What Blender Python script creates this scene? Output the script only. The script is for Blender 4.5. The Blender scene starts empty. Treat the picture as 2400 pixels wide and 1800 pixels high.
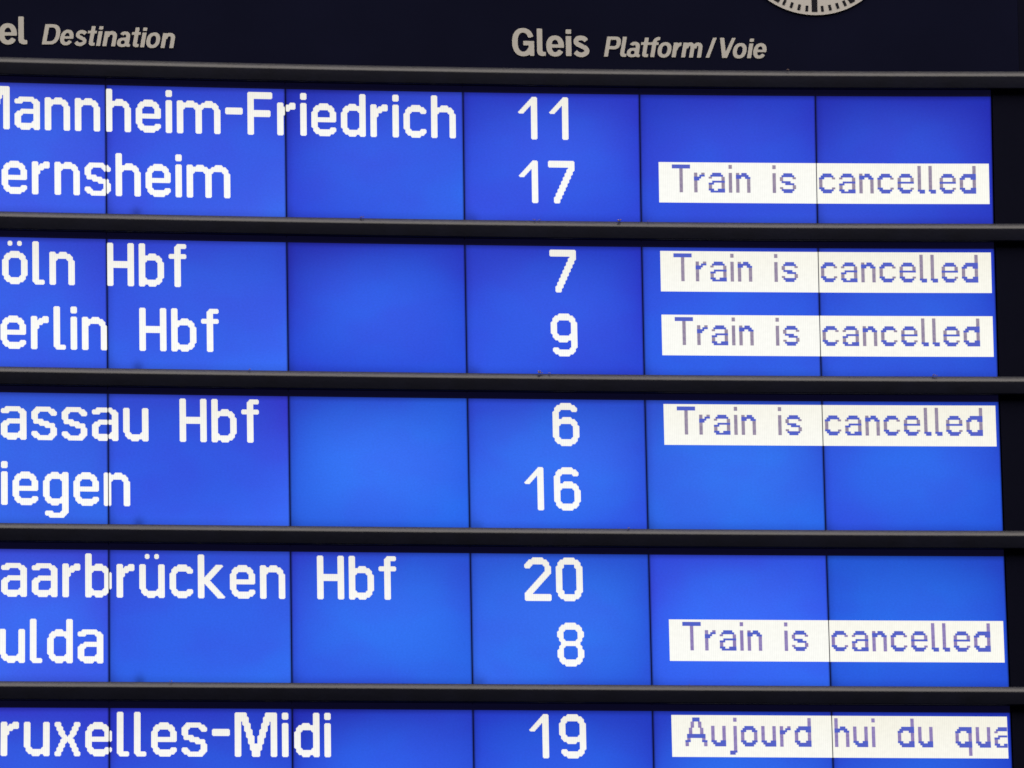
import bpy, bmesh, math, random
import numpy as np
from mathutils import Vector, Matrix
random.seed(7)

# ------------------------------------------------------------------ units
U = 0.005                 # one display pixel column = 5 mm; all board coordinates below are in these units
ZOFF = 7.6                # board coordinate z = 0 (top of the first display row) above the station floor, metres
PITCH, ROWH = 84.953, 70.861      # row pitch and lit height of a display row
PX = ROWH / 64.0

# ------------------------------------------------------------------ camera
sc = bpy.context.scene
cam_data = bpy.data.cameras.new('camera')
cam = bpy.data.objects.new('camera', cam_data)
sc.collection.objects.link(cam)
sc.camera = cam
RR = [[0.9935464023520344, -0.01752468356433498, -0.1120644093336476],
      [-0.009399082839081991, 0.9718741935272067, -0.23531300261062005],
      [0.11303629335356619, 0.23484768983707618, 0.9654373925651912]]   # rows: right, up, forward in (x, up, away)
right = Vector((RR[0][0], RR[0][2], RR[0][1]))
up = Vector((RR[1][0], RR[1][2], RR[1][1]))
fwd = Vector((RR[2][0], RR[2][2], RR[2][1]))
M = Matrix((right, up, -fwd)).transposed().to_4x4()
M.translation = Vector((-574.66 * U, -4295.10 * U, -1206.85 * U + ZOFF))
cam.matrix_world = M
cam_data.sensor_width = 36.0
cam_data.lens = 19505.6 / 2400.0 * 36.0
cam_data.clip_start = 0.5
cam_data.clip_end = 200.0

# ------------------------------------------------------------------ world and lamps: dim station hall under a bright glass roof
w = bpy.data.worlds.new('World')
sc.world = w
w.use_nodes = True
bg = w.node_tree.nodes['Background']
bg.inputs[0].default_value = (0.85, 0.88, 1.0, 1)
bg.inputs[1].default_value = 0.03
la = bpy.data.lights.new('roof_light', 'AREA')
la.shape = 'RECTANGLE'
la.size, la.size_y = 34.0, 18.0
la.energy = 9000.0
la.color = (1.0, 0.91, 0.81)
lo = bpy.data.objects.new('roof_light', la)
sc.collection.objects.link(lo)
lo.location = (0.0, -2.5, ZOFF + 10.0)
sc.view_settings.view_transform = 'Standard'
sc.view_settings.look = 'None'
sc.view_settings.exposure = 0.0
sc.view_settings.gamma = 1.0
sc.cycles.max_bounces = 6
sc.cycles.filter_width = 1.6

# ------------------------------------------------------------------ helpers
COL = sc.collection
CX = [0.2548, -0.3403, 2.9564, 0.9787, 2.9394, 4.1751, 1.9659, 0.1819, 2.4552, 1.4972]
CZ = [-0.6024, 0.8024, 1.2179, 2.5094, 0.7832, 4.1898, 0.2163, 2.0641, -0.0864, 2.4052]

def bow(x, z):
    """The long board is very slightly bowed in its own plane (about a centimetre over three metres)."""
    a = max(-360.0, min(225.0, x)) / 300.0
    b = max(-385.0, min(60.0, z)) / 300.0
    t = (1, a, b, a * a, a * b, b * b, a ** 3, a * a * b, a * b * b, b ** 3)
    return x + sum(p * q for p, q in zip(CX, t)), z + sum(p * q for p, q in zip(CZ, t))

def lin(c):
    return tuple(((v / 255.0) / 12.92 if v / 255.0 <= 0.04045 else ((v / 255.0 + 0.055) / 1.055) ** 2.4) for v in c)

class MB:
    """Collects faces in board units (x right, y away from the viewer, z up)."""
    def __init__(self):
        self.v, self.f, self.uv, self.mi = [], [], [], []
    def face(self, pts, uvs=None, mi=0):
        i = len(self.v)
        self.v += pts
        self.f.append(tuple(range(i, i + len(pts))))
        self.uv += (uvs if uvs else [(0, 0)] * len(pts))
        self.mi.append(mi)
    def quad(self, x0, z0, x1, z1, y, uv=None, mi=0):
        u = uv or (0, 0, 1, 1)
        self.face([(x0, y, z0), (x1, y, z0), (x1, y, z1), (x0, y, z1)],
                  [(u[0], u[1]), (u[2], u[1]), (u[2], u[3]), (u[0], u[3])], mi)
    def box(self, x0, x1, y0, y1, z0, z1, nx=1):
        for k in range(nx):
            a = x0 + (x1 - x0) * k / nx
            b = x0 + (x1 - x0) * (k + 1) / nx
            self.face([(a, y0, z0), (b, y0, z0), (b, y0, z1), (a, y0, z1)])
            self.face([(b, y1, z0), (a, y1, z0), (a, y1, z1), (b, y1, z1)])
            self.face([(a, y0, z1), (b, y0, z1), (b, y1, z1), (a, y1, z1)])
            self.face([(a, y1, z0), (b, y1, z0), (b, y0, z0), (a, y0, z0)])
        self.face([(x0, y1, z0), (x0, y0, z0), (x0, y0, z1), (x0, y1, z1)])
        self.face([(x1, y0, z0), (x1, y1, z0), (x1, y1, z1), (x1, y0, z1)])

def build(name, mb, mats, parent, origin=(0, 0, 0), warp=True, weld=False, smooth=False, base=None):
    """origin: board-unit position of the object's own origin; base: the parent's origin in board units."""
    me = bpy.data.meshes.new(name)
    vs = []
    for (x, y, z) in mb.v:
        if warp:
            x, z = bow(x, z)
        vs.append(((x - origin[0]) * U, (y - origin[1]) * U, (z - origin[2]) * U))
    me.from_pydata(vs, [], mb.f)
    uvl = me.uv_layers.new(name='UVMap')
    uvl.data.foreach_set('uv', [c for p in mb.uv for c in p])
    if not isinstance(mats, (list, tuple)):
        mats = [mats]
    for m in mats:
        me.materials.append(m)
    me.polygons.foreach_set('material_index', mb.mi)
    if weld or smooth:
        bm = bmesh.new()
        bm.from_mesh(me)
        bmesh.ops.remove_doubles(bm, verts=bm.verts, dist=1e-5)
        bm.to_mesh(me)
        bm.free()
    if smooth:
        for p in me.polygons:
            p.use_smooth = True
    o = bpy.data.objects.new(name, me)
    COL.objects.link(o)
    b = base or BASE
    o.parent = parent
    o.location = ((origin[0] - b[0]) * U, (origin[1] - b[1]) * U, (origin[2] - b[2]) * U)
    return o

BASE = (0.0, 0.0, -480.0)       # base point of the board

def thing(name, label, cat, at):
    o = bpy.data.objects.new(name, None)
    COL.objects.link(o)
    o.location = (at[0] * U, at[1] * U, at[2] * U + ZOFF)
    o['label'] = label
    o['category'] = cat
    return o

# ------------------------------------------------------------------ materials
def mat(name):
    m = bpy.data.materials.new(name)
    m.use_nodes = True
    nt = m.node_tree
    return m, nt, nt.nodes['Principled BSDF']

def plain(name, col, rough, spec=0.5, noise=0.0, nscale=40.0, bump=0.0):
    m, nt, p = mat(name)
    p.inputs['Roughness'].default_value = rough
    p.inputs['Specular IOR Level'].default_value = spec
    tc = nt.nodes.new('ShaderNodeTexCoord')
    if noise:
        n = nt.nodes.new('ShaderNodeTexNoise')
        n.inputs['Scale'].default_value = nscale
        n.inputs['Detail'].default_value = 5
        nt.links.new(tc.outputs['Object'], n.inputs['Vector'])
        r = nt.nodes.new('ShaderNodeMapRange')
        r.inputs['From Min'].default_value = 0.3
        r.inputs['From Max'].default_value = 0.7
        r.inputs['To Min'].default_value = 1 - noise
        r.inputs['To Max'].default_value = 1 + noise
        nt.links.new(n.outputs['Fac'], r.inputs['Value'])
        mx = nt.nodes.new('ShaderNodeVectorMath')
        mx.operation = 'SCALE'
        mx.inputs[0].default_value = col
        nt.links.new(r.outputs[0], mx.inputs['Scale'])
        nt.links.new(mx.outputs[0], p.inputs['Base Color'])
        if bump:
            b = nt.nodes.new('ShaderNodeBump')
            b.inputs['Strength'].default_value = bump
            b.inputs['Distance'].default_value = 0.0006
            n2 = nt.nodes.new('ShaderNodeTexNoise')
            n2.inputs['Scale'].default_value = nscale * 6
            nt.links.new(tc.outputs['Object'], n2.inputs['Vector'])
            nt.links.new(n2.outputs['Fac'], b.inputs['Height'])
            nt.links.new(b.outputs[0], p.inputs['Normal'])
    else:
        p.inputs['Base Color'].default_value = (*col, 1)
    return m

HEADER = plain('header_enamel', (0.0054, 0.0062, 0.0195), 0.6, 0.015, 0.12, 3.0)
SIDE = plain('side_enamel', (0.0052, 0.0056, 0.0140), 0.6, 0.015, 0.12, 3.0)
RAIL = plain('rail_coating', (0.0036, 0.0042, 0.0125), 0.33, 0.40, 0.25, 14.0, 0.5)
BEZEL = plain('bezel_glass', (0.004, 0.003, 0.016), 0.4, 0.05)
BEZEL.node_tree.nodes['Principled BSDF'].inputs['Emission Color'].default_value = (0.0028, 0.0026, 0.0140, 1)   # backlight leaking into the glass border
BEZEL.node_tree.nodes['Principled BSDF'].inputs['Emission Strength'].default_value = 1.0
PRINT = plain('grey_vinyl', (0.50, 0.485, 0.46), 0.6, 0.2, 0.03, 30.0)
DIAL = plain('dial_white', (0.55, 0.53, 0.51), 0.6, 0.2, 0.02, 10.0)
MARK = plain('mark_black', (0.006, 0.006, 0.012), 0.55, 0.15)
DUST = plain('dust_brown', (0.26, 0.19, 0.17), 0.95, 0.1, 0.4, 300.0)

def N(nt, kind, **kw):
    n = nt.nodes.new(kind)
    for k, v in kw.items():
        setattr(n, k, v)
    return n

def math_(nt, op, a, b=None, c=None, clamp=False):
    n = nt.nodes.new('ShaderNodeMath')
    n.operation = op
    n.use_clamp = clamp
    for i, v in enumerate((a, b, c)):
        if v is None:
            continue
        if isinstance(v, (int, float)):
            n.inputs[i].default_value = v
        else:
            nt.links.new(v, n.inputs[i])
    return n.outputs[0]

def mixc(nt, fac, a, b):
    n = nt.nodes.new('ShaderNodeMix')
    n.data_type = 'RGBA'
    for i, v in ((0, fac), (6, a), (7, b)):
        if isinstance(v, tuple):
            n.inputs[i].default_value = (*v, 1)
        elif isinstance(v, (int, float)):
            n.inputs[i].default_value = v
        else:
            nt.links.new(v, n.inputs[i])
    return n.outputs[2]

def ramp(nt, x, a, b, lo_=0.0, hi=1.0, smooth=True):
    n = nt.nodes.new('ShaderNodeMapRange')
    n.interpolation_type = 'SMOOTHSTEP' if smooth else 'LINEAR'
    nt.links.new(x, n.inputs['Value'])
    n.inputs['From Min'].default_value = a
    n.inputs['From Max'].default_value = b
    n.inputs['To Min'].default_value = lo_
    n.inputs['To Max'].default_value = hi
    return n.outputs[0]

def scale_(nt, col, f):
    n = nt.nodes.new('ShaderNodeVectorMath')
    n.operation = 'SCALE'
    nt.links.new(col, n.inputs[0])
    if isinstance(f, (int, float)):
        n.inputs['Scale'].default_value = f
    else:
        nt.links.new(f, n.inputs['Scale'])
    return n.outputs[0]

def emit_out(m, nt, p, col):
    """A lit display surface: gives off light, with a little dark glass sheen on top."""
    p.inputs['Base Color'].default_value = (0.002, 0.002, 0.004, 1)
    p.inputs['Roughness'].default_value = 0.5
    p.inputs['Specular IOR Level'].default_value = 0.1
    nt.links.new(col, p.inputs['Emission Color'])
    p.inputs['Emission Strength'].default_value = 1.0

def screen_mat(idx, tl, tr, mid, bl, br, spot, seed):
    """Backlit blue liquid crystal tile: uneven backlight, weaker lamps towards corners and frame."""
    m, nt, p = mat('lit_blue_tile_%02d' % idx)
    uvn = N(nt, 'ShaderNodeUVMap')
    uvn.uv_map = 'UVMap'
    sep = N(nt, 'ShaderNodeSeparateXYZ')
    nt.links.new(uvn.outputs[0], sep.inputs[0])
    u, v = sep.outputs[0], sep.outputs[1]
    su = ramp(nt, u, 0.0, 1.0)
    top = mixc(nt, su, lin(tl), lin(tr))
    bot = mixc(nt, su, lin(bl), lin(br))
    edge = mixc(nt, ramp(nt, v, 0.0, 1.0), bot, top)
    bu = math_(nt, 'MULTIPLY', math_(nt, 'MULTIPLY', u, math_(nt, 'SUBTRACT', 1.0, u)), 4.0)
    bv = math_(nt, 'MULTIPLY', math_(nt, 'MULTIPLY', v, math_(nt, 'SUBTRACT', 1.0, v)), 4.0)
    bump = math_(nt, 'POWER', math_(nt, 'MULTIPLY', bu, bv), 0.75)
    col = mixc(nt, bump, edge, lin(mid))
    # soft cloudiness of the diffuser
    off = N(nt, 'ShaderNodeVectorMath')
    off.operation = 'ADD'
    nt.links.new(uvn.outputs[0], off.inputs[0])
    off.inputs[1].default_value = (seed * 3.7, seed * 1.9, 0)
    n1 = N(nt, 'ShaderNodeTexNoise')
    n1.inputs['Scale'].default_value = 2.4
    n1.inputs['Detail'].default_value = 2.0
    nt.links.new(off.outputs[0], n1.inputs['Vector'])
    hue = ramp(nt, n1.outputs['Fac'], 0.32, 0.68, 0.0, 1.0)
    tint = mixc(nt, hue, (0.75, 0.76, 0.93), (0.67, 0.89, 0.97))
    mm = N(nt, 'ShaderNodeVectorMath')
    mm.operation = 'MULTIPLY'
    nt.links.new(col, mm.inputs[0])
    nt.links.new(tint, mm.inputs[1])
    col = mm.outputs[0]
    # backlight falloff just inside the tile's border, dimmer towards the top
    e = math_(nt, 'MULTIPLY', ramp(nt, u, -0.002, 0.012, 0.22, 1.0), ramp(nt, u, 0.989, 1.003, 1.0, 0.25))
    e = math_(nt, 'MULTIPLY', e, ramp(nt, u, -0.01, 0.05, 0.8, 1.0))
    e = math_(nt, 'MULTIPLY', e, ramp(nt, v, 0.955, 1.01, 1.0, 0.55))
    e = math_(nt, 'MULTIPLY', e, ramp(nt, v, -0.02, 0.07, 0.78, 1.0))
    e = math_(nt, 'MULTIPLY', e, ramp(nt, v, 0.5, 1.02, 1.0, 0.88))
    # corner dimming (lower left) and one dim spot at the lower edge
    du = math_(nt, 'DIVIDE', u, 0.055)
    dv = math_(nt, 'DIVIDE', v, 0.09)
    g = math_(nt, 'POWER', 2.718, math_(nt, 'MULTIPLY', math_(nt, 'ADD', math_(nt, 'MULTIPLY', du, du), math_(nt, 'MULTIPLY', dv, dv)), -1.0))
    e = math_(nt, 'MULTIPLY', e, math_(nt, 'SUBTRACT', 1.0, math_(nt, 'MULTIPLY', g, 0.2)))
    if spot is not None:
        du = math_(nt, 'DIVIDE', math_(nt, 'SUBTRACT', u, spot), 0.032)
        dv = math_(nt, 'DIVIDE', v, 0.055)
        g = math_(nt, 'POWER', 2.718, math_(nt, 'MULTIPLY', math_(nt, 'ADD', math_(nt, 'MULTIPLY', du, du), math_(nt, 'MULTIPLY', dv, dv)), -1.0))
        e = math_(nt, 'MULTIPLY', e, math_(nt, 'SUBTRACT', 1.0, math_(nt, 'MULTIPLY', g, 0.4 if spot > 0.1 else 0.2)))
    # fine pixel grain
    n2 = N(nt, 'ShaderNodeTexNoise')
    n2.inputs['Scale'].default_value = 75.0
    n2.inputs['Detail'].default_value = 3.0
    nt.links.new(off.outputs[0], n2.inputs['Vector'])
    e = math_(nt, 'MULTIPLY', e, ramp(nt, n2.outputs['Fac'], 0.3, 0.7, 0.955, 1.045, False))
    emit_out(m, nt, p, scale_(nt, col, e))
    return m

def white_mat(name, top, bottom):
    """Lit white pixels with the display's fine upright sub-pixel stripes."""
    m, nt, p = mat(name)
    uvn = N(nt, 'ShaderNodeUVMap')
    uvn.uv_map = 'UVMap'
    sep = N(nt, 'ShaderNodeSeparateXYZ')
    nt.links.new(uvn.outputs[0], sep.inputs[0])
    u, v = sep.outputs[0], sep.outputs[1]
    vv = math_(nt, 'FRACT', math_(nt, 'MULTIPLY', v, 2.0))
    f = math_(nt, 'ADD', math_(nt, 'MULTIPLY', ramp(nt, v, 0.45, 1.0), 0.65), math_(nt, 'MULTIPLY', ramp(nt, vv, 0.4, 1.0), 0.3), clamp=True)
    col = mixc(nt, f, lin(bottom), lin(top))
    s = math_(nt, 'COSINE', math_(nt, 'MULTIPLY', u, 2 * math.pi * 96))
    s = math_(nt, 'ADD', math_(nt, 'MULTIPLY', s, 0.045), 0.975)
    n2 = N(nt, 'ShaderNodeTexNoise')
    n2.inputs['Scale'].default_value = 30.0
    nt.links.new(uvn.outputs[0], n2.inputs['Vector'])
    s = math_(nt, 'MULTIPLY', s, ramp(nt, n2.outputs['Fac'], 0.3, 0.7, 0.975, 1.02, False))
    emit_out(m, nt, p, scale_(nt, col, s))
    return m

WHITE = white_mat('lit_white_pixels', (243, 240, 230), (255, 255, 252))
BARW = white_mat('lit_message_bar', (250, 248, 236), (255, 255, 249))
BARY = white_mat('lit_message_bar_warm', (247, 244, 230), (255, 254, 245))

def ink(name, rgb, var):
    m, nt, p = mat(name)
    tc = N(nt, 'ShaderNodeUVMap')
    n = N(nt, 'ShaderNodeTexNoise')
    n.inputs['Scale'].default_value = 40.0
    nt.links.new(tc.outputs[0], n.inputs['Vector'])
    col = mixc(nt, ramp(nt, n.outputs['Fac'], 0.35, 0.65), lin(rgb), lin(var))
    emit_out(m, nt, p, col)
    return m

INK_H = ink('blue_message_pixels', (76, 96, 200), (88, 96, 194))
INK_V = ink('pale_message_pixels', (156, 144, 166), (142, 130, 158))
INK_VP = ink('pale_violet_message_pixels', (148, 134, 188), (136, 120, 178))

# ------------------------------------------------------------------ display font, large (21 rows, x-height starts at row 5)
def runs(w_, rows):
    g = np.zeros((27, w_), bool)
    for r, spans in rows.items():
        for a, b in spans:
            g[r, a:b + 1] = True
    return g

def rr(*groups):
    d = {}
    for (a, b), spans in groups:
        for r in range(a, b + 1):
            d[r] = spans
    return d

S2 = [(0, 2), (10, 12)]
BIG = {
 'e': runs(13, rr(((5, 5), [(4, 8)]), ((6, 6), [(2, 10)]), ((7, 7), [(1, 11)]), ((8, 8), [(1, 3), (9, 11)]), ((9, 11), S2),
      ((12, 13), [(0, 12)]), ((14, 16), [(0, 2)]), ((17, 17), [(1, 3), (10, 12)]), ((18, 18), [(1, 12)]), ((19, 19), [(2, 11)]), ((20, 20), [(4, 9)]))),
 'o': runs(13, rr(((5, 5), [(4, 8)]), ((6, 6), [(2, 10)]), ((7, 7), [(1, 11)]), ((8, 8), [(1, 3), (9, 11)]), ((9, 16), S2),
      ((17, 17), [(1, 3), (9, 11)]), ((18, 18), [(1, 11)]), ((19, 19), [(2, 10)]), ((20, 20), [(4, 8)]))),
 'c': runs(12, rr(((5, 5), [(4, 8)]), ((6, 6), [(2, 10)]), ((7, 7), [(1, 11)]), ((8, 8), [(1, 3), (9, 11)]), ((9, 16), [(0, 2)]),
      ((17, 17), [(1, 3), (9, 11)]), ((18, 18), [(1, 11)]), ((19, 19), [(2, 10)]), ((20, 20), [(4, 8)]))),
 'd': runs(13, rr(((0, 4), [(10, 12)]), ((5, 5), [(4, 7), (10, 12)]), ((6, 6), [(2, 12)]), ((7, 7), [(1, 12)]), ((8, 8), [(1, 3), (9, 12)]),
      ((9, 16), S2), ((17, 17), [(1, 3), (9, 12)]), ((18, 18), [(1, 12)]), ((19, 19), [(2, 12)]), ((20, 20), [(4, 7), (10, 12)]))),
 'b': runs(13, rr(((0, 4), [(0, 2)]), ((5, 5), [(0, 2), (5, 8)]), ((6, 6), [(0, 10)]), ((7, 7), [(0, 11)]), ((8, 8), [(0, 3), (9, 11)]),
      ((9, 16), S2), ((17, 17), [(0, 3), (9, 11)]), ((18, 18), [(0, 11)]), ((19, 19), [(0, 10)]), ((20, 20), [(0, 2), (5, 8)]))),
 'n': runs(13, rr(((5, 5), [(0, 2), (5, 8)]), ((6, 6), [(0, 10)]), ((7, 7), [(0, 11)]), ((8, 8), [(0, 3), (9, 11)]), ((9, 20), S2))),
 'h': runs(13, rr(((0, 4), [(0, 2)]), ((5, 5), [(0, 2), (5, 8)]), ((6, 6), [(0, 10)]), ((7, 7), [(0, 11)]), ((8, 8), [(0, 3), (9, 11)]), ((9, 20), S2))),
 'm': runs(23, rr(((5, 5), [(0, 2), (5, 8), (15, 18)]), ((6, 6), [(0, 10), (13, 20)]), ((7, 7), [(0, 21)]), ((8, 8), [(0, 3), (9, 13), (19, 21)]),
      ((9, 20), [(0, 2), (10, 12), (20, 22)]))),
 'u': runs(13, rr(((5, 16), S2), ((17, 17), [(1, 3), (9, 12)]), ((18, 18), [(1, 12)]), ((19, 19), [(2, 12)]), ((20, 20), [(4, 7), (10, 12)]))),
 'a': runs(13, rr(((5, 5), [(2, 9)]), ((6, 6), [(0, 11)]), ((7, 7), [(0, 3), (9, 12)]), ((8, 10), [(10, 12)]), ((11, 11), [(3, 12)]), ((12, 12), [(1, 12)]),
      ((13, 13), [(0, 3), (10, 12)]), ((14, 16), S2), ((17, 17), [(0, 2), (9, 12)]), ((18, 18), [(0, 12)]), ((19, 19), [(1, 12)]), ((20, 20), [(3, 7), (10, 12)]))),
 's': runs(13, rr(((5, 5), [(2, 9)]), ((6, 6), [(1, 11)]), ((7, 7), [(0, 3), (9, 12)]), ((8, 8), [(0, 2), (10, 12)]), ((9, 10), [(0, 2)]), ((11, 11), [(1, 5)]),
      ((12, 12), [(1, 8)]), ((13, 13), [(4, 11)]), ((14, 14), [(7, 11)]), ((15, 16), [(10, 12)]), ((17, 17), S2), ((18, 18), [(0, 3), (9, 12)]),
      ((19, 19), [(1, 11)]), ((20, 20), [(3, 10)]))),
 'r': runs(9, rr(((5, 5), [(0, 2), (6, 8)]), ((6, 6), [(0, 2), (4, 8)]), ((7, 7), [(0, 8)]), ((8, 8), [(0, 5)]), ((9, 10), [(0, 3)]), ((11, 20), [(0, 2)]))),
 'i': runs(3, rr(((0, 2), [(0, 2)]), ((5, 20), [(0, 2)]))),
 'l': runs(6, rr(((0, 18), [(0, 2)]), ((19, 19), [(0, 5)]), ((20, 20), [(1, 5)]))),
 'f': runs(9, rr(((0, 0), [(4, 8)]), ((1, 1), [(3, 8)]), ((2, 4), [(3, 5)]), ((5, 6), [(0, 8)]), ((7, 20), [(3, 5)]))),
 'g': runs(13, rr(((5, 5), [(4, 7), (10, 12)]), ((6, 6), [(2, 12)]), ((7, 7), [(1, 12)]), ((8, 8), [(1, 3), (9, 12)]), ((9, 16), S2),
      ((17, 17), [(1, 3), (9, 12)]), ((18, 18), [(1, 12)]), ((19, 19), [(2, 12)]), ((20, 20), [(4, 7), (10, 12)]), ((21, 23), [(10, 12)]),
      ((24, 24), [(1, 4), (9, 12)]), ((25, 25), [(1, 11)]), ((26, 26), [(3, 10)]))),
 'F': runs(13, rr(((0, 2), [(0, 12)]), ((3, 8), [(0, 2)]), ((9, 11), [(0, 11)]), ((12, 20), [(0, 2)]))),
 '-': runs(9, rr(((8, 10), [(0, 8)]))),
 'H': runs(14, rr(((0, 8), [(0, 2), (11, 13)]), ((9, 11), [(0, 13)]), ((12, 20), [(0, 2), (11, 13)]))),
 'M': runs(22, rr(((0, 1), [(0, 5), (16, 21)]), ((2, 3), [(0, 6), (15, 21)]), ((4, 4), [(0, 2), (4, 6), (15, 17), (19, 21)]),
      ((5, 5), [(0, 2), (4, 7), (14, 17), (19, 21)]), ((6, 7), [(0, 2), (5, 7), (14, 16), (19, 21)]), ((8, 8), [(0, 2), (5, 8), (13, 16), (19, 21)]),
      ((9, 10), [(0, 2), (6, 8), (13, 15), (19, 21)]), ((11, 11), [(0, 2), (6, 9), (12, 15), (19, 21)]), ((12, 14), [(0, 2), (7, 9), (12, 14), (19, 21)]),
      ((15, 17), [(0, 2), (8, 13), (19, 21)]), ((18, 20), [(0, 2), (9, 12), (19, 21)]))),
 'k': runs(14, rr(((0, 4), [(0, 2)]), ((5, 5), [(0, 2), (9, 12)]), ((6, 6), [(0, 2), (8, 11)]), ((7, 7), [(0, 2), (7, 10)]), ((8, 8), [(0, 2), (6, 9)]),
      ((9, 9), [(0, 2), (5, 8)]), ((10, 10), [(0, 2), (4, 7)]), ((11, 11), [(0, 6)]), ((12, 12), [(0, 5)]), ((13, 13), [(0, 6)]), ((14, 14), [(0, 2), (4, 7)]),
      ((15, 15), [(0, 2), (5, 8)]), ((16, 16), [(0, 2), (6, 9)]), ((17, 17), [(0, 2), (7, 10)]), ((18, 18), [(0, 2), (8, 11)]), ((19, 19), [(0, 2), (9, 12)]),
      ((20, 20), [(0, 2), (10, 13)]))),
 'x': runs(13, rr(((5, 6), S2), ((7, 8), [(1, 3), (9, 11)]), ((9, 10), [(2, 4), (8, 10)]), ((11, 11), [(3, 5), (7, 9)]), ((12, 12), [(4, 8)]), ((13, 13), [(3, 9)]),
      ((14, 14), [(3, 5), (7, 9)]), ((15, 16), [(2, 4), (8, 10)]), ((17, 18), [(1, 3), (9, 11)]), ((19, 20), S2))),
 '1': runs(10, rr(((0, 0), [(7, 9)]), ((1, 1), [(6, 9)]), ((2, 2), [(5, 9)]), ((3, 3), [(4, 9)]), ((4, 4), [(3, 5), (7, 9)]), ((5, 5), [(2, 4), (7, 9)]),
      ((6, 6), [(1, 3), (7, 9)]), ((7, 7), [(0, 2), (7, 9)]), ((8, 20), [(7, 9)]))),
 '7': runs(14, rr(((0, 2), [(0, 13)]), ((3, 3), [(11, 13)]), ((4, 4), [(10, 13)]), ((5, 5), [(10, 12)]), ((6, 6), [(9, 12)]), ((7, 7), [(9, 11)]),
      ((8, 8), [(8, 11)]), ((9, 9), [(8, 10)]), ((10, 10), [(7, 10)]), ((11, 11), [(7, 9)]), ((12, 12), [(6, 9)]), ((13, 13), [(6, 8)]),
      ((14, 14), [(5, 8)]), ((15, 15), [(5, 7)]), ((16, 16), [(4, 7)]), ((17, 17), [(4, 6)]), ((18, 18), [(3, 6)]), ((19, 20), [(3, 5)]))),
 '9': runs(14, rr(((0, 0), [(4, 9)]), ((1, 1), [(2, 11)]), ((2, 2), [(1, 12)]), ((3, 3), [(1, 3), (10, 12)]), ((4, 9), [(0, 2), (11, 13)]),
      ((10, 10), [(1, 3), (10, 13)]), ((11, 11), [(1, 13)]), ((12, 12), [(2, 13)]), ((13, 13), [(4, 8), (11, 13)]), ((14, 16), [(11, 13)]),
      ((17, 17), [(1, 3), (10, 12)]), ((18, 18), [(1, 12)]), ((19, 19), [(2, 11)]), ((20, 20), [(4, 9)]))),
 '0': runs(14, rr(((0, 0), [(4, 9)]), ((1, 1), [(2, 11)]), ((2, 2), [(1, 12)]), ((3, 3), [(1, 3), (10, 12)]), ((4, 4), [(0, 3), (10, 13)]),
      ((5, 15), [(0, 2), (11, 13)]), ((16, 16), [(0, 3), (10, 13)]), ((17, 17), [(1, 3), (10, 12)]), ((18, 18), [(1, 12)]), ((19, 19), [(2, 11)]), ((20, 20), [(4, 9)]))),
 '2': runs(14, rr(((0, 0), [(4, 9)]), ((1, 1), [(2, 11)]), ((2, 2), [(1, 12)]), ((3, 3), [(0, 3), (10, 12)]), ((4, 4), [(0, 2), (11, 13)]), ((5, 6), [(11, 13)]),
      ((7, 7), [(10, 13)]), ((8, 8), [(9, 12)]), ((9, 9), [(8, 11)]), ((10, 10), [(7, 10)]), ((11, 11), [(6, 9)]), ((12, 12), [(5, 8)]), ((13, 13), [(4, 7)]),
      ((14, 14), [(3, 6)]), ((15, 15), [(2, 5)]), ((16, 16), [(1, 4)]), ((17, 17), [(0, 3)]), ((18, 20), [(0, 13)]))),
 '8': runs(14, rr(((0, 0), [(4, 9)]), ((1, 1), [(2, 11)]), ((2, 2), [(1, 12)]), ((3, 3), [(1, 3), (10, 12)]), ((4, 6), [(0, 2), (11, 13)]), ((7, 7), [(1, 2), (11, 12)]),
      ((8, 8), [(1, 3), (10, 12)]), ((9, 10), [(2, 11)]), ((11, 11), [(1, 3), (10, 12)]), ((12, 12), [(1, 2), (11, 12)]), ((13, 16), [(0, 2), (11, 13)]),
      ((17, 17), [(1, 3), (10, 12)]), ((18, 18), [(1, 12)]), ((19, 19), [(2, 11)]), ((20, 20), [(4, 9)]))),
}
g6 = np.zeros((27, 14), bool)
g6[:21] = BIG['9'][:21][::-1, ::-1]
BIG['6'] = g6
for base_, uml in (('o', '\u00f6'), ('u', '\u00fc')):
    g = BIG[base_].copy()
    g[0:2, 3:5] = True
    g[0:2, 8:10] = True
    BIG[uml] = g

# ------------------------------------------------------------------ display font, small (x-height rows 4..13 of 18)
def small(rows, top=0):
    g = np.zeros((18, max(len(r) for r in rows)), bool)
    for i, r in enumerate(rows):
        for j, c in enumerate(r):
            g[top + i, j] = c == '#'
    return g

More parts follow.
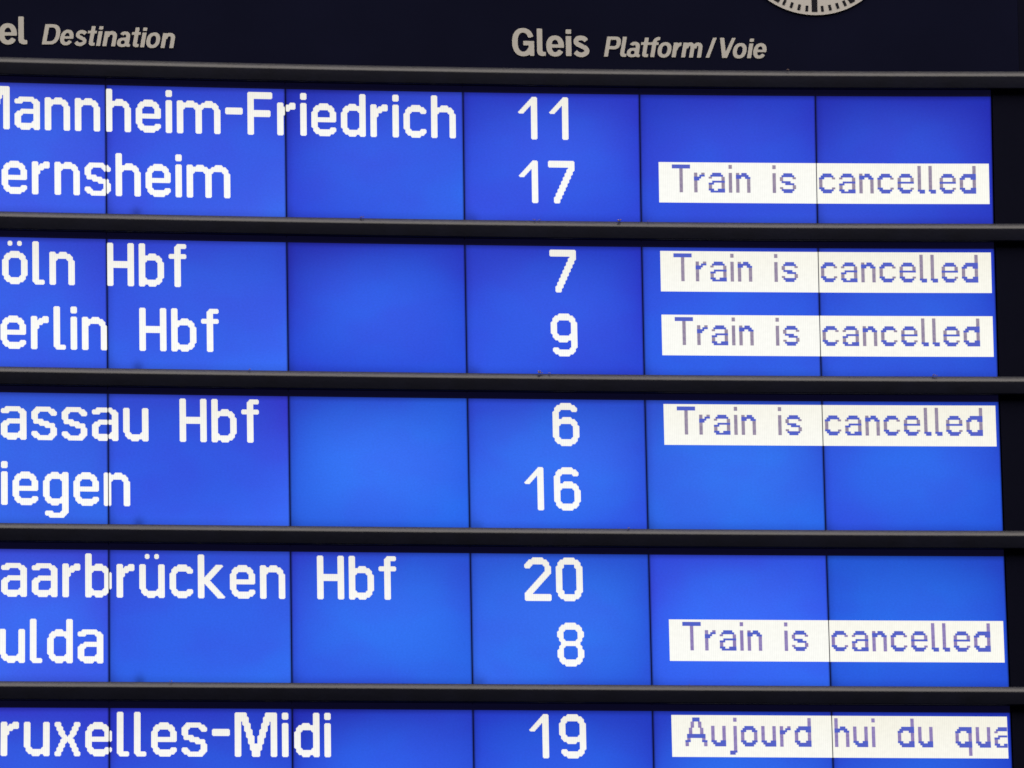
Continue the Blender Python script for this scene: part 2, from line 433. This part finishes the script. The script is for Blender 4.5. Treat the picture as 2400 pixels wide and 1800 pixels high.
X4 = '##.....##'
SMALL = {
 'T': small(['##########'] * 2 + ['....##'] * 12),
 'r': small(['##..##', '##.###', '####', '###'] + ['##'] * 6, 4),
 'a': small(['..#####', '.#######', X4, '.......##', '..#######', '###....##', X4, X4, '###..####', '.########'], 4),
 'i': small(['##', '##', '', ''] + ['##'] * 10),
 'n': small(['##.###', '#######', '###..###'] + ['##....##'] * 7, 4),
 'h': small(['##'] * 4 + ['##.###', '#######', '###..###'] + ['##....##'] * 7),
 's': small(['..#####', '.#######', X4, '##', '.#####', '...#####', '.......##', X4, '.#######', '..#####'], 4),
 'c': small(['..#####', '.#######', '###....##'] + ['##'] * 4 + ['###....##', '.#######', '..#####'], 4),
 'e': small(['..#####', '.#######', X4, X4, '#########', '##', '##', '###....##', '.#######', '..#####'], 4),
 'l': small(['##'] * 12 + ['####', '.###']),
 'd': small(['.......##'] * 4 + ['..#######', '.########', '###...###'] + [X4] * 4 + ['###...###', '.########', '..#######']),
 'A': small(['....####'] * 2 + ['...##..##'] * 3 + ['..##....##'] * 3 + ['.##########'] * 2 + ['.##......##', '###......###', '##........##', '##........##']),
 'u': small(['##....##'] * 7 + ['###..###', '.#######', '..######'], 4),
 'j': small(['..##', '..##', '', ''] + ['..##'] * 12 + ['####', '###']),
 'o': small(['..#####', '.#######', '###...###'] + [X4] * 4 + ['###...###', '.#######', '..#####'], 4),
 'q': small(['..#######', '.########', '###...###'] + [X4] * 4 + ['###..####', '.########', '..#######'] + ['.......##'] * 4, 4),
}

# ------------------------------------------------------------------ what the display shows.  columns count from the start of the second tile
TEXT = [   # (row, line, [(glyph, column), ...])
 (0, 0, list(zip('Mannheim', [-73, -48, -32, -16, 0, 16, 32, 38])) + [('-', 64), ('F', 76), ('r', 92), ('i', 104), ('e', 110), ('d', 126), ('r', 142), ('i', 154), ('c', 160), ('h', 175)]),
 (0, 1, list(zip('ernsheim', [-55, -39, -27, -11, 5, 21, 37, 43]))),
 (1, 0, list(zip('\u00f6lnHbf', [-55, -39, -30, 0, 17, 33]))),
 (1, 1, list(zip('erlinHbf', [-56, -40, -28, -19, -13, 17, 34, 50]))),
 (2, 0, list(zip('assauHbf', [-56, -40, -24, -8, 8, 38, 55, 71]))),
 (2, 1, list(zip('iegen', [-56, -50, -34, -18, -2]))),
 (3, 0, list(zip('aarbr\u00fcckenHbf'.replace('cck', 'ck'), [-56, -40, -24, -12, 4, 16, 32, 47, 64, 80, 110, 127, 143]))),
 (3, 1, list(zip('ulda', [-57, -41, -32, -16]))),
 (4, 0, list(zip('ruxelles-Midi', [-56, -44, -28, -12, 4, 13, 22, 38, 54, 66, 91, 97, 113]))),
]
NUM = [(0, 0, '11'), (0, 1, '17'), (1, 0, ' 7'), (1, 1, ' 9'), (2, 0, ' 6'), (2, 1, '16'), (3, 0, '20'), (3, 1, ' 8'), (4, 0, '19')]
BIGTEXT = []
def stamp(cv, g, r0, c0):
    for r in range(g.shape[0]):
        for c in range(g.shape[1]):
            if g[r, c] and 0 <= r0 + r < cv.shape[0] and 0 <= c0 + c < cv.shape[1]:
                cv[r0 + r, c0 + c] = True
for k, ln, items in TEXT:
    for ch, c in items:
        BIGTEXT.append((k, 2 + 32 * ln, 96 + c, ch, 'letter' if ch != '-' else 'hyphen'))
for k, ln, s in NUM:
    for ch, c in zip(s, (29, 46)):
        if ch != ' ':
            BIGTEXT.append((k, 2 + 32 * ln, 3 * 96 + c + (1 if ch == '1' else 0), ch, 'digit'))

BARS = {(0, 1): 'train', (1, 0): 'train', (1, 1): 'train', (2, 0): 'train', (3, 1): 'train', (4, 0): 'today'}
MSG = {
 'train': {4: list(zip('Trainis', [17, 29, 37, 48, 52, 72, 76])), 5: list(zip('cancelled', [1, 12, 23, 33, 44, 55, 61, 67, 78]))},
 'today': {4: list(zip('Aujourd', [17, 31, 41, 47, 58, 68, 76])), 5: list(zip('huiduqua', [1, 11, 21, 35, 46, 66, 77, 87]))},
}

def tile_x(m, c):
    return (m - 4) * 96 + 0.25 + c * 95.5 / 96.0

def row_z(k, r):
    return -k * PITCH - r * PX

def dilated(mask, d):
    """Union of pixels grown by d on every side, corners left off; returns (c0, r0, c1, r1) rectangles."""
    H_, W_ = mask.shape
    P_ = np.zeros((H_ + 2, W_ + 2), bool)
    P_[1:-1, 1:-1] = mask
    F = np.zeros((2 * H_ + 1, 2 * W_ + 1), bool)
    F[1::2, 1::2] = mask
    F[0::2, 1::2] = P_[:-1, 1:-1] | P_[1:, 1:-1]
    F[1::2, 0::2] = P_[1:-1, :-1] | P_[1:-1, 1:]
    cnt = P_[:-1, :-1].astype(int) + P_[1:, :-1] + P_[:-1, 1:] + P_[1:, 1:]
    F[0::2, 0::2] = cnt >= 2
    def lo_e(i):
        return i // 2 - d if i % 2 == 0 else i // 2 + d
    def hi_e(i):
        return i // 2 + d if i % 2 == 0 else i // 2 + 1 - d
    out = []
    for i in range(F.shape[0]):
        j = 0
        while j < F.shape[1]:
            if F[i, j]:
                s = j
                while j + 1 < F.shape[1] and F[i, j + 1]:
                    j += 1
                out.append((lo_e(s), lo_e(i), hi_e(j), hi_e(i)))
            j += 1
    return out

def lettering(name, mask, k, m, y, material, parent, base, r_off=0, c_off=0, d=0.21):
    mb = MB()
    for c0, r0, c1, r1 in dilated(mask, d):
        c0, c1 = max(0, c0 + c_off), min(96, c1 + c_off)
        if c1 <= c0:
            continue
        x0, x1 = tile_x(m, c0), tile_x(m, c1)
        z1, z0 = row_z(k, r0 + r_off), row_z(k, r1 + r_off)
        mb.quad(x0, z0, x1, z1, y, (c0 / 96, 1 - (r1 + r_off) / 64, c1 / 96, 1 - (r0 + r_off) / 64))
    return build(name, mb, material, parent, origin=base, base=base)

# ------------------------------------------------------------------ the board
board = thing('departure_board', 'black railway departure board with blue lit destination rows and cancelled notices', 'departure board', BASE)

XL, XR = -392.0, 240.0
mb = MB(); mb.box(XL, XR, 9.0, 60.0, -470.0, 148.0, 12)
build('housing', mb, SIDE, board)

# header panel with its lettering and end panel
mb = MB(); mb.box(XL, 207.3, -0.3, 8.9, 11.0, 148.0, 20)
header = build('header_panel', mb, HEADER, board, origin=(0, 0, 14.0))
mb = MB(); mb.box(207.42, XR, -0.2, 8.9, 11.0, 148.0, 2)
build('end_panel', mb, SIDE, board, origin=(215, 0, 14.0))

# rails: bull-nosed bars between the rows
RRAD = 2.6
def make_rail(k):
    """rail above display row k (k = 0 under the header)"""
    zb = -k * PITCH + (PITCH - ROWH)
    tanp = (zb + 1206.85) / 4295.1
    top = zb - 0.3 * tanp
    bot = -k * PITCH + 3.7
    # sloping top face, rounded over into the upright front
    prof = [(8.8, top), (-0.3, top), (-0.5, top - 0.03), (-0.65, top - 0.13)]
    th = math.radians(34)                      # the steep top face looks forward and 34 degrees up
    fy, fz = -0.65 - 1.55, top - 0.13 - 1.55 / math.tan(th)
    for i in range(0, 11):
        a = th * (1 - i / 10.0)
        prof.append((fy - RRAD * (math.cos(a) - math.cos(th)), fz + RRAD * (math.sin(a) - math.sin(th))))
    front = -prof[-1][0]
    r2 = 0.7
    for i in range(0, 7):
        a = -math.pi / 2 * i / 6.0
        prof.append((-(front - r2) - r2 * math.cos(a), bot + r2 + r2 * math.sin(a)))
    prof.append((8.8, bot))
    mb = MB()
    n = 42
    for j in range(n):
        xa, xb = XL + (XR - XL) * j / n, XL + (XR - XL) * (j + 1) / n
        for (y0, z0), (y1, z1) in zip(prof, prof[1:]):
            mb.face([(xa, y0, z0), (xb, y0, z0), (xb, y1, z1), (xa, y1, z1)][::-1])
    for x, flip in ((XL, True), (XR, False)):
        pts = [(x, y, z) for y, z in prof]
        mb.face(pts if flip else pts[::-1])
    o = build('rail', mb, RAIL, board, origin=(0, 0, top), weld=True)
    me = o.data
    me.polygons.foreach_set('use_smooth', [True] * len(me.polygons))
    me.set_sharp_from_angle(angle=math.radians(35))
    return top
RT = [make_rail(k) for k in range(6)]

# side panels at the right of every row
for k in range(5):
    mb = MB(); mb.box(192.7, XR, 0.5, 8.8, -k * PITCH - ROWH - 4.0, -k * PITCH + 4.0, 2)
    build('side_panel', mb, SIDE, board, origin=(200, 0, -k * PITCH))
mb = MB(); mb.box(XL, XR, 0.2, 8.9, -470.0, -5 * PITCH + 3.0, 12)
build('bottom_panel', mb, HEADER, board, origin=(0, 0, -440))

# display tiles
SC = {
 (0, 0): ((70, 80, 215), (60, 78, 215), (68, 104, 236), (75, 102, 240), (70, 98, 236)),
 (0, 1): ((50, 64, 206), (62, 78, 220), (64, 98, 233), (66, 92, 232), (70, 110, 242)),
 (0, 2): ((42, 48, 185), (60, 80, 220), (62, 98, 233), (52, 75, 220), (56, 112, 242)),
 (0, 3): ((48, 60, 204), (48, 60, 207), (62, 98, 235), (60, 88, 232), (50, 76, 220)),
 (0, 4): ((44, 56, 198), (47, 60, 205), (58, 88, 226), (54, 84, 224), (57, 88, 222)),
 (0, 5): ((41, 51, 190), (36, 47, 188), (57, 85, 220), (60, 86, 220), (43, 62, 198)),
 (1, 0): ((66, 80, 222), (60, 76, 218), (64, 104, 237), (62, 102, 238), (62, 94, 232)),
 (1, 1): ((58, 75, 220), (58, 82, 222), (62, 100, 233), (62, 105, 238), (66, 112, 248)),
 (1, 2): ((42, 46, 182), (46, 64, 206), (58, 100, 236), (44, 72, 214), (45, 88, 228)),
 (1, 3): ((50, 66, 208), (44, 58, 204), (60, 96, 233), (54, 92, 234), (48, 72, 216)),
 (1, 4): ((54, 80, 222), (50, 74, 215), (56, 104, 238), (52, 98, 234), (55, 98, 230)),
 (1, 5): ((48, 72, 210), (41, 63, 205), (56, 102, 230), (54, 92, 228), (46, 84, 216)),
 (2, 0): ((62, 85, 220), (60, 88, 220), (62, 112, 238), (62, 112, 238), (60, 108, 235)),
 (2, 1): ((60, 86, 224), (62, 64, 214), (58, 94, 230), (60, 98, 236), (66, 114, 252)),
 (2, 2): ((48, 74, 210), (50, 96, 230), (62, 124, 251), (48, 100, 228), (44, 110, 240)),
 (2, 3): ((52, 78, 220), (50, 80, 214), (62, 120, 246), (57, 112, 244), (49, 90, 230)),
 (2, 4): ((57, 90, 221), (51, 86, 214), (60, 122, 245), (52, 110, 235), (48, 110, 238)),
 (2, 5): ((54, 88, 220), (44, 78, 210), (55, 112, 240), (52, 88, 230), (40, 92, 225)),
 (3, 0): ((72, 80, 225), (68, 78, 222), (70, 112, 245), (72, 112, 245), (66, 98, 235)),
 (3, 1): ((60, 78, 220), (60, 90, 225), (58, 102, 236), (55, 103, 235), (58, 115, 245)),
 (3, 2): ((55, 70, 215), (50, 90, 225), (58, 120, 246), (54, 88, 228), (48, 105, 232)),
 (3, 3): ((55, 92, 225), (48, 85, 220), (60, 122, 245), (61, 113, 244), (47, 90, 222)),
 (3, 4): ((60, 78, 230), (58, 86, 235), (65, 118, 253), (60, 98, 240), (58, 110, 245)),
 (3, 5): ((42, 96, 226), (39, 78, 210), (50, 113, 238), (45, 98, 228), (39, 86, 220)),
 (4, 0): ((62, 62, 215), (60, 66, 215), (60, 94, 229), (60, 98, 232), (60, 100, 232)),
 (4, 1): ((54, 58, 208), (48, 68, 208), (54, 92, 226), (56, 98, 230), (52, 98, 230)),
 (4, 2): ((42, 45, 185), (48, 70, 210), (54, 102, 239), (50, 92, 228), (50, 108, 240)),
 (4, 3): ((45, 65, 212), (41, 66, 205), (52, 102, 236), (50, 100, 236), (46, 88, 224)),
 (4, 4): ((45, 68, 210), (44, 66, 205), (54, 112, 240), (52, 108, 238), (50, 108, 238)),
 (4, 5): ((44, 66, 207), (37, 58, 200), (50, 102, 230), (50, 100, 230), (42, 90, 220)),
}
SPOT = {1: 0.165, 3: 0.045}
def words(k, m):
    rows = {0: ['the start of Mannheim', 'the middle of Mannheim-Friedrich', 'the end of Friedrich', 'the numbers 11 and 17', 'a white bar reading Train is', 'a white bar reading cancelled'],
            1: ['the letters \u00f6ln and erlin', 'two words Hbf', None, 'the numbers 7 and 9', 'two white bars reading Train is', 'two white bars reading cancelled'],
            2: ['the letters assa and iege', 'the word Hbf', None, 'the numbers 6 and 16', 'a white bar reading Train is', 'a white bar reading cancelled'],
            3: ['the letters aarb and ulda', 'the letters r\u00fccken', 'the word Hbf', 'the numbers 20 and 8', 'a white bar reading Train is', 'a white bar reading cancelled'],
            4: ['the letters ruxe', 'the letters lles-Mi', 'the letters di', 'the number 19', 'a white bar reading Aujourd', 'a white bar reading hui du qua']}
    s = rows[k][m]
    return 'blue lit display tile showing ' + s if s else 'blank blue lit display tile without writing'

for k in range(5):
    for m in range(6):
        base = (tile_x(m, 0), 0.0, row_z(k, 64))
        mb = MB()
        mb.box(tile_x(m, 0) - 0.0, tile_x(m, 96), 0.25, 8.5, row_z(k, 64) - 3.0, row_z(k, 0) + 4.6, 4)
        tile = build('display_tile', mb, BEZEL, board, origin=base)
        tile['label'] = words(k, m)
        mb = MB()
        for j in range(4):
            mb.quad(tile_x(m, 24 * j), row_z(k, 64), tile_x(m, 24 * j + 24), row_z(k, 0), 0.0, (j / 4, 0, (j + 1) / 4, 1))
        smat = screen_mat(k * 6 + m, *SC[(k, m)], SPOT.get(m), k * 6 + m + 1)
        build('screen', mb, smat, tile, origin=base, base=base)
        for kk, r0, c0, ch, nm in BIGTEXT:
            if kk == k and c0 < (m + 1) * 96 and c0 + BIG[ch].shape[1] > m * 96:
                g = BIG[ch].copy()
                for j in range(g.shape[1]):
                    if not m * 96 <= c0 + j < (m + 1) * 96:
                        g[:, j] = False
                lettering(nm, g, k, m, -0.15, WHITE, tile, base, r0, c0 - m * 96)
        for ln in range(2):
            if m >= 4 and (k, ln) in BARS:
                kind = BARS[(k, ln)]
                c0, c1 = (10, 96) if m == 4 else (0, 94)
                r0 = 32 if (k, ln) == (3, 1) else 2 + 32 * ln
                mb = MB()
                d = 0.17
                xa, xb = (c0 - d, 96) if m == 4 else (0, c1 + d)
                for j in range(4):
                    a, b = xa + (xb - xa) * j / 4, xa + (xb - xa) * (j + 1) / 4
                    mb.quad(tile_x(m, a), row_z(k, r0 + 20 + d), tile_x(m, b), row_z(k, r0 - d), -0.1,
                            (a / 96, 1 - (r0 + 20) / 64, b / 96, 1 - r0 / 64))
                build('message_bar', mb, BARY if m == 5 else BARW, tile, origin=base, base=base)
                for ch, gc in MSG[kind][m]:
                    g = SMALL[ch]
                    mb = MB()
                    for r in range(g.shape[0]):
                        c = 0
                        while c < g.shape[1]:
                            if g[r, c]:
                                a = c
                                while c + 1 < g.shape[1] and g[r, c + 1]:
                                    c += 1
                                thin = c + 1 - a <= 2
                                e = 0.06 if thin else 0.0
                                ca, cb, rz = gc + a + e, min(gc + c + 1 - e, 94 if m == 5 else 96), r0 + 1 + r
                                if cb > ca:
                                    mb.quad(tile_x(m, ca), row_z(k, rz + 1), tile_x(m, cb), row_z(k, rz), -0.2,
                                            (ca / 96, 1 - (rz + 1) / 64, cb / 96, 1 - rz / 64), 1 if thin else 0)
                            c += 1
                    build('message_letter', mb, [INK_H, INK_VP if k >= 3 else INK_V], tile, origin=base, base=base)

# ------------------------------------------------------------------ header lettering: shapes as signed fields, contoured into raised letters
def f_rect(x0, y0, x1, y1):
    return lambda X, Y: np.minimum(np.minimum(X - x0, x1 - X), np.minimum(Y - y0, y1 - Y))
def f_poly(pts):
    def f(X, Y):
        inside = np.zeros(X.shape, bool)
        dist = np.full(X.shape, 9.0)
        n = len(pts)
        for i in range(n):
            (x0, y0), (x1, y1) = pts[i], pts[(i + 1) % n]
            if y0 != y1:
                c = ((y0 > Y) != (y1 > Y)) & (X < (x1 - x0) * (Y - y0) / (y1 - y0) + x0)
                inside ^= c
            dx, dy = x1 - x0, y1 - y0
            t = np.clip(((X - x0) * dx + (Y - y0) * dy) / (dx * dx + dy * dy + 1e-12), 0, 1)
            dist = np.minimum(dist, np.hypot(X - x0 - t * dx, Y - y0 - t * dy))
        return np.where(inside, dist, -dist)
    return f
def f_ell(cx, cy, rx, ry, n=2.25):
    def f(X, Y):
        q = (np.abs((X - cx) / rx) ** n + np.abs((Y - cy) / ry) ** n) ** (1 / n)
        return (1 - q) * min(rx, ry)
    return f
def f_ring(cx, cy, rx, ry, tx, ty, n=2.25):
    o, i = f_ell(cx, cy, rx, ry, n), f_ell(cx, cy, rx - tx, ry - ty, n)
    return lambda X, Y: np.minimum(o(X, Y), -i(X, Y))
def f_u(*fs):
    return lambda X, Y: np.maximum.reduce([f(X, Y) for f in fs])
def f_i(*fs):
    return lambda X, Y: np.minimum.reduce([f(X, Y) for f in fs])
def f_s(a, *bs):
    return lambda X, Y: np.minimum.reduce([a(X, Y)] + [-b(X, Y) for b in bs])
def f_spine(pts, wd):
    def cr(p0, p1, p2, p3, t):
        return tuple(0.5 * ((2 * b) + (-a + c) * t + (2 * a - 5 * b + 4 * c - d) * t * t + (-a + 3 * b - 3 * c + d) * t ** 3) for a, b, c, d in zip(p0, p1, p2, p3))
    P = [pts[0]] + pts + [pts[-1]]
    L = []
    for i in range(len(pts) - 1):
        for j in range(6):
            L.append(cr(P[i], P[i + 1], P[i + 2], P[i + 3], j / 6))
    L.append(pts[-1])
    def f(X, Y):
        d = np.full(X.shape, 9.0)
        for (x0, y0), (x1, y1) in zip(L, L[1:]):
            dx, dy = x1 - x0, y1 - y0
            t = np.clip(((X - x0) * dx + (Y - y0) * dy) / (dx * dx + dy * dy + 1e-12), 0, 1)
            d = np.minimum(d, np.hypot(X - x0 - t * dx, Y - y0 - t * dy))
        r = wd / 2 - d
        for (a, b) in ((L[0], L[1]), (L[-1], L[-2])):
            dx, dy = b[0] - a[0], b[1] - a[1]
            l = math.hypot(dx, dy)
            side = ((X - a[0]) * dx + (Y - a[1]) * dy) / l
            near = np.hypot(X - a[0], Y - a[1]) < wd
            r = np.where(near, np.minimum(r, side), r)
        return r
    return f

ST, SH = 0.195, 0.158
def g_e(w_):
    return f_u(f_s(f_ring(w_ / 2, .365, w_ / 2, .385, ST, SH), f_poly([(.3, .31), (1.2, .31), (1.2, .05), (w_ - .005, .135), (w_ - .155, .225), (.3, .225)])),
               f_i(f_rect(.1, .305, w_ - .01, .425), f_ell(w_ / 2, .365, w_ / 2, .385)))
def g_l(w_):
    return f_poly([(0, 1), (.195, 1), (.195, .20), (.212, .165), (.25, .15), (w_, .15), (w_ - .005, .005), (.19, -.005), (.10, .012), (.035, .06), (.006, .12), (0, .18)])
def g_o(w_):
    return f_ring(w_ / 2, .365, w_ / 2, .385, ST, SH)
def g_n(w_, st=.2):
    rx = (w_ - .06) / 2
    return f_u(f_rect(0, 0, st, .735), f_rect(w_ - st, 0, w_, .47),
               f_i(f_ring(w_ - rx, .46, rx, .29, st, .165), f_poly([(.05, .455), (1.2, .455), (1.2, 1), (.05, 1)])))
def g_s(w_):
    k_ = w_ / .595
    p = [(.487, .565), (.415, .635), (.29, .667), (.165, .64), (.100, .545), (.140, .452), (.300, .372), (.440, .304), (.507, .208), (.465, .110), (.315, .047), (.170, .073), (.072, .155)]
    return f_spine([(x * k_, y) for x, y in p], .172)
def g_i():
    return f_u(f_rect(0, 0, .2, .73), f_rect(0, .815, .2, .975))
def g_a(w_=.67):
    return f_u(f_rect(.40, .12, .60, .49),
               f_poly([(.40, .16), (.60, .16), (.61, .125), (w_, .12), (w_ - .01, .0), (.55, -.008), (.46, .03), (.41, .09)]),
               f_s(f_i(f_ring(.325, .465, .275, .288, ST, .155), f_poly([(-.1, .46), (1, .46), (1, 1), (-.1, 1)])), f_poly([(-.1, .4), (.25, .4), (.25, .555), (.20, .575), (.06, .63), (-.1, .66)])),
               f_i(f_ring(.285, .215, .285, .232, .185, .135), f_rect(-.1, -.1, .50, .6)), f_i(f_rect(.28, .325, .45, .447), f_rect(.2, .2, .5, .6)))
def g_t():
    return f_u(f_rect(.14, .15, .335, .965), f_rect(.0, .605, .44, .735),
               f_poly([(.14, .17), (.335, .19), (.355, .15), (.44, .145), (.435, .0), (.30, -.008), (.20, .02), (.15, .08)]))
def g_f():
    return f_u(f_rect(.11, 0, .31, .72), f_rect(0, .605, .42, .735), f_i(f_ring(.40, .70, .29, .30, .2, .155), f_rect(.0, .695, .405, 1.2)), f_rect(.39, .845, .46, 1.0))
def g_m():
    a = lambda c: f_i(f_ring(c, .46, .245, .29, .195, .165), f_poly([(c - .3, .455), (1.2, .455), (1.2, 1), (c - .3, 1)]))
    return f_u(f_rect(0, 0, .195, .735), f_rect(.39, 0, .585, .47), f_rect(.785, 0, .98, .47), a(.34), a(.735))
def g_r():
    return f_u(f_rect(0, 0, .2, .735), f_i(f_ring(.40, .36, .36, .385, .2, .17), f_rect(.05, .36, .385, 1)))
def g_D():
    h = f_ell(.36, .5, .45, .5, 2.4)
    hi_ = f_ell(.36, .5, .245, .345, 2.4)
    right_ = f_rect(.36, -.1, 1.2, 1.1)
    return f_u(f_rect(0, 0, .205, 1), f_rect(.1, 0, .37, .155), f_rect(.1, .845, .37, 1), f_i(h, right_, lambda X, Y: -hi_(X, Y)))
def g_P():
    h, hi_ = f_ell(.42, .685, .30, .315, 2.4), f_ell(.42, .685, .10, .157, 2.4)
    right_ = f_rect(.42, -.1, 1.2, 1.1)
    return f_u(f_rect(0, 0, .195, 1), f_rect(.1, .37, .43, .528), f_rect(.1, .842, .43, 1), f_i(h, right_, lambda X, Y: -hi_(X, Y)))
def g_G():
    return f_u(f_s(f_ring(.40, .5, .40, .515, .2, .165, 2.3), f_poly([(.45, .705), (.64, .665), (.80, .72), (1.2, .72), (1.2, .0), (.76, -.1), (.655, .09), (.62, .13), (.60, .30), (.45, .30)])),
               f_rect(.405, .385, .80, .545), f_rect(.60, .13, .80, .5), f_poly([(.655, .0), (.80, .0), (.80, .3), (.61, .3), (.60, .12)]), f_poly([(.46, .02), (.64, .09), (.72, .3), (.60, .3), (.5, .16)]))
GL = {'G': (g_G(), .80), 'l': (g_l(.32), .32), 'e': (g_e(.645), .645), 'i': (g_i(), .2), 's': (g_s(.585), .585), 'D': (g_D(), .81), 't': (g_t(), .44),
      'n': (g_n(.635), .635), 'a': (g_a(), .67), 'o': (g_o(.67), .67), 'P': (g_P(), .72), 'f': (g_f(), .46), 'r': (g_r(), .385), 'm': (g_m(), .98),
      '/': (f_poly([(0, 0), (.18, 0), (.395, 1), (.215, 1)]), .4), 'V': (f_poly([(0, 1), (.205, 1), (.395, .30), (.60, 1), (.78, 1), (.505, 0), (.265, 0)]), .78)}

def letter_mesh(fn, w_, sx, sz, x0, z0, shear, y_front, y_back, res=0.021):
    nx = int((w_ + .24) / res) + 1
    ny = int(1.16 / res) + 1
    xs = -.12 + np.arange(nx + 1) * res
    ys = -.07 + np.arange(ny + 1) * res
    X, Y = np.meshgrid(xs, ys)
    F = fn(X, Y) + 1e-7
    ins = F > 0
    def P(x, y, yy):
        return (x0 + (x + shear * y) * sx, yy, z0 + y * sz)
    mb = MB()
    corners = ((0, 0), (1, 0), (1, 1), (0, 1))
    for j in range(ny):
        i = 0
        while i < nx:
            q = [ins[j + b, i + a] for a, b in corners]
            if all(q):
                s = i
                while i + 1 < nx and ins[j, i + 2] and ins[j + 1, i + 2]:
                    i += 1
                mb.face([P(xs[s], ys[j], y_front), P(xs[i + 1], ys[j], y_front), P(xs[i + 1], ys[j + 1], y_front), P(xs[s], ys[j + 1], y_front)])
            elif any(q):
                pts, cross = [], []
                for n_ in range(4):
                    a, b = corners[n_], corners[(n_ + 1) % 4]
                    fa, fb = F[j + a[1], i + a[0]], F[j + b[1], i + b[0]]
                    pa, pb = (xs[i + a[0]], ys[j + a[1]]), (xs[i + b[0]], ys[j + b[1]])
                    if fa > 0:
                        pts.append(pa)
                    if (fa > 0) != (fb > 0):
                        t = fa / (fa - fb)
                        c = (pa[0] + (pb[0] - pa[0]) * t, pa[1] + (pb[1] - pa[1]) * t)
                        pts.append(c)
                        cross.append((c, fa > 0))
                if len(pts) >= 3:
                    mb.face([P(x, y, y_front) for x, y in pts])
                if len(cross) == 2:
                    (c1, o1), (c2, o2) = cross
                    if not o1:
                        c1, c2 = c2, c1
                    mb.face([P(*c2, y_front), P(*c1, y_front), P(*c1, y_back), P(*c2, y_back)])
            i += 1
    return mb

LINES = [
 ([('e', -345.36), ('l', -334.94)], 22.76, 22.76, 14.9, 15.4, 0.0),
 (list(zip('Destination', [-322.38, -313.17, -305.2, -298.95, -293.29, -289.92, -282.42, -275.31, -269.67, -266.89, -258.65])), 22.83, 21.75, 10.85, 11.28, .185),
 (list(zip('Gleis', [-68.39, -54.93, -49.87, -39.22, -35.19])), 20.2, 20.47, 14.87, 15.3, 0.0),
 (list(zip('Platform/Voie', [-18.61, -10.06, -6.53, 0.45, 5.36, 10.1, 18.25, 23.47, 36.82, 42.95, 51.18, 59.44, 62.31])), 20.38, 20.66, 10.97, 11.3, .185),
]
for items, za, zb_, sx, sz, sh in LINES:
    for i, (ch, x) in enumerate(items):
        z = za + (zb_ - za) * i / max(1, len(items) - 1)
        fn, w_ = GL[ch]
        mb = letter_mesh(fn, w_, sx, sz, x, z, sh, -0.62, -0.28)
        build('letter', mb, PRINT, header, origin=(x, -0.3, z), warp=False, weld=True, base=(0, 0, 14.0))

# ------------------------------------------------------------------ station clock set on the header
CC = (97.1, -0.3, 89.35)
CR = 44.0
clock = thing('station_clock', 'round pale station clock with black marks on the dark header panel', 'clock', (CC[0], CC[1], CC[2]))
mb = MB()
n = 160
ring_ = [(CC[0] + CR * math.cos(2 * math.pi * i / n), CC[2] + CR * math.sin(2 * math.pi * i / n)) for i in range(n)]
mb.face([(x, -1.0, z) for x, z in ring_])
for i in range(n):
    (xa, za), (xb, zb_) = ring_[i], ring_[(i + 1) % n]
    mb.face([(xb, -1.0, zb_), (xa, -1.0, za), (xa, -0.28, za), (xb, -0.28, zb_)])
build('dial', mb, DIAL, clock, origin=CC, warp=False, base=CC)
def bar(name, ang, r0, r1, wd, y):
    mb = MB()
    c, s = math.sin(ang), math.cos(ang)
    def Q(r, t, yy):
        return (CC[0] + c * r + s * t, yy, CC[2] + s * r - c * t)
    h = wd / 2
    f = [Q(r0, -h, y), Q(r0, h, y), Q(r1, h, y), Q(r1, -h, y)]
    b = [(x, y + 0.22, z) for x, _, z in f]
    mb.face(f)
    for i in range(4):
        j = (i + 1) % 4
        mb.face([f[j], f[i], b[i], b[j]])
    build(name, mb, MARK, clock, origin=CC, warp=False, base=CC)
for i in range(60):
    a = 2 * math.pi * i / 60
    if i % 5 == 0:
        bar('hour_mark', a, 31.5, 42.1, 3.1, -1.2)
    else:
        bar('minute_mark', a, 39.0, 42.1, 1.45, -1.2)
bar('hour_hand', math.radians(305), -8, 25, 3.4, -1.7)
bar('minute_hand', math.radians(48), -8, 38, 2.6, -2.2)

# ------------------------------------------------------------------ fluff and grit lying on the rails
mbm = bmesh.new()
spots = [(1, -151.4, .9), (1, -58.3, .6), (1, -55.5, .5), (1, -12.5, 1.0), (1, 3.8, .5), (2, -56.4, 1.5), (2, -51.5, .6), (2, 157.5, 1.1), (2, -212.8, .5),
         (4, -255.9, .6), (3, -10.7, .55), (0, 81.0, .5), (4, 20.0, .3)]
for r_, x, s in spots:
    for q in range(7):
        px, py = x + random.uniform(-1.2, 1.2) * s, -random.uniform(1.0, 2.4)
        bx, bz = bow(px, RT[r_])
        sz_ = s * random.uniform(0.2, 0.48)
        ret = bmesh.ops.create_icosphere(mbm, subdivisions=1, radius=sz_ * U)
        for v in ret['verts']:
            v.co *= random.uniform(0.7, 1.35)
            v.co.z *= random.uniform(0.7, 1.1)
            v.co += Vector((bx * U, py * U, (bz + sz_ * 0.6 + (0.5 * s if q < 2 else 0)) * U + ZOFF))
me = bpy.data.meshes.new('dust')
mbm.to_mesh(me)
mbm.free()
me.materials.append(DUST)
dust = bpy.data.objects.new('dust', me)
COL.objects.link(dust)
dust['kind'] = 'stuff'
dust['label'] = 'small brown crumbs of dust and fluff lying on the dark rails'
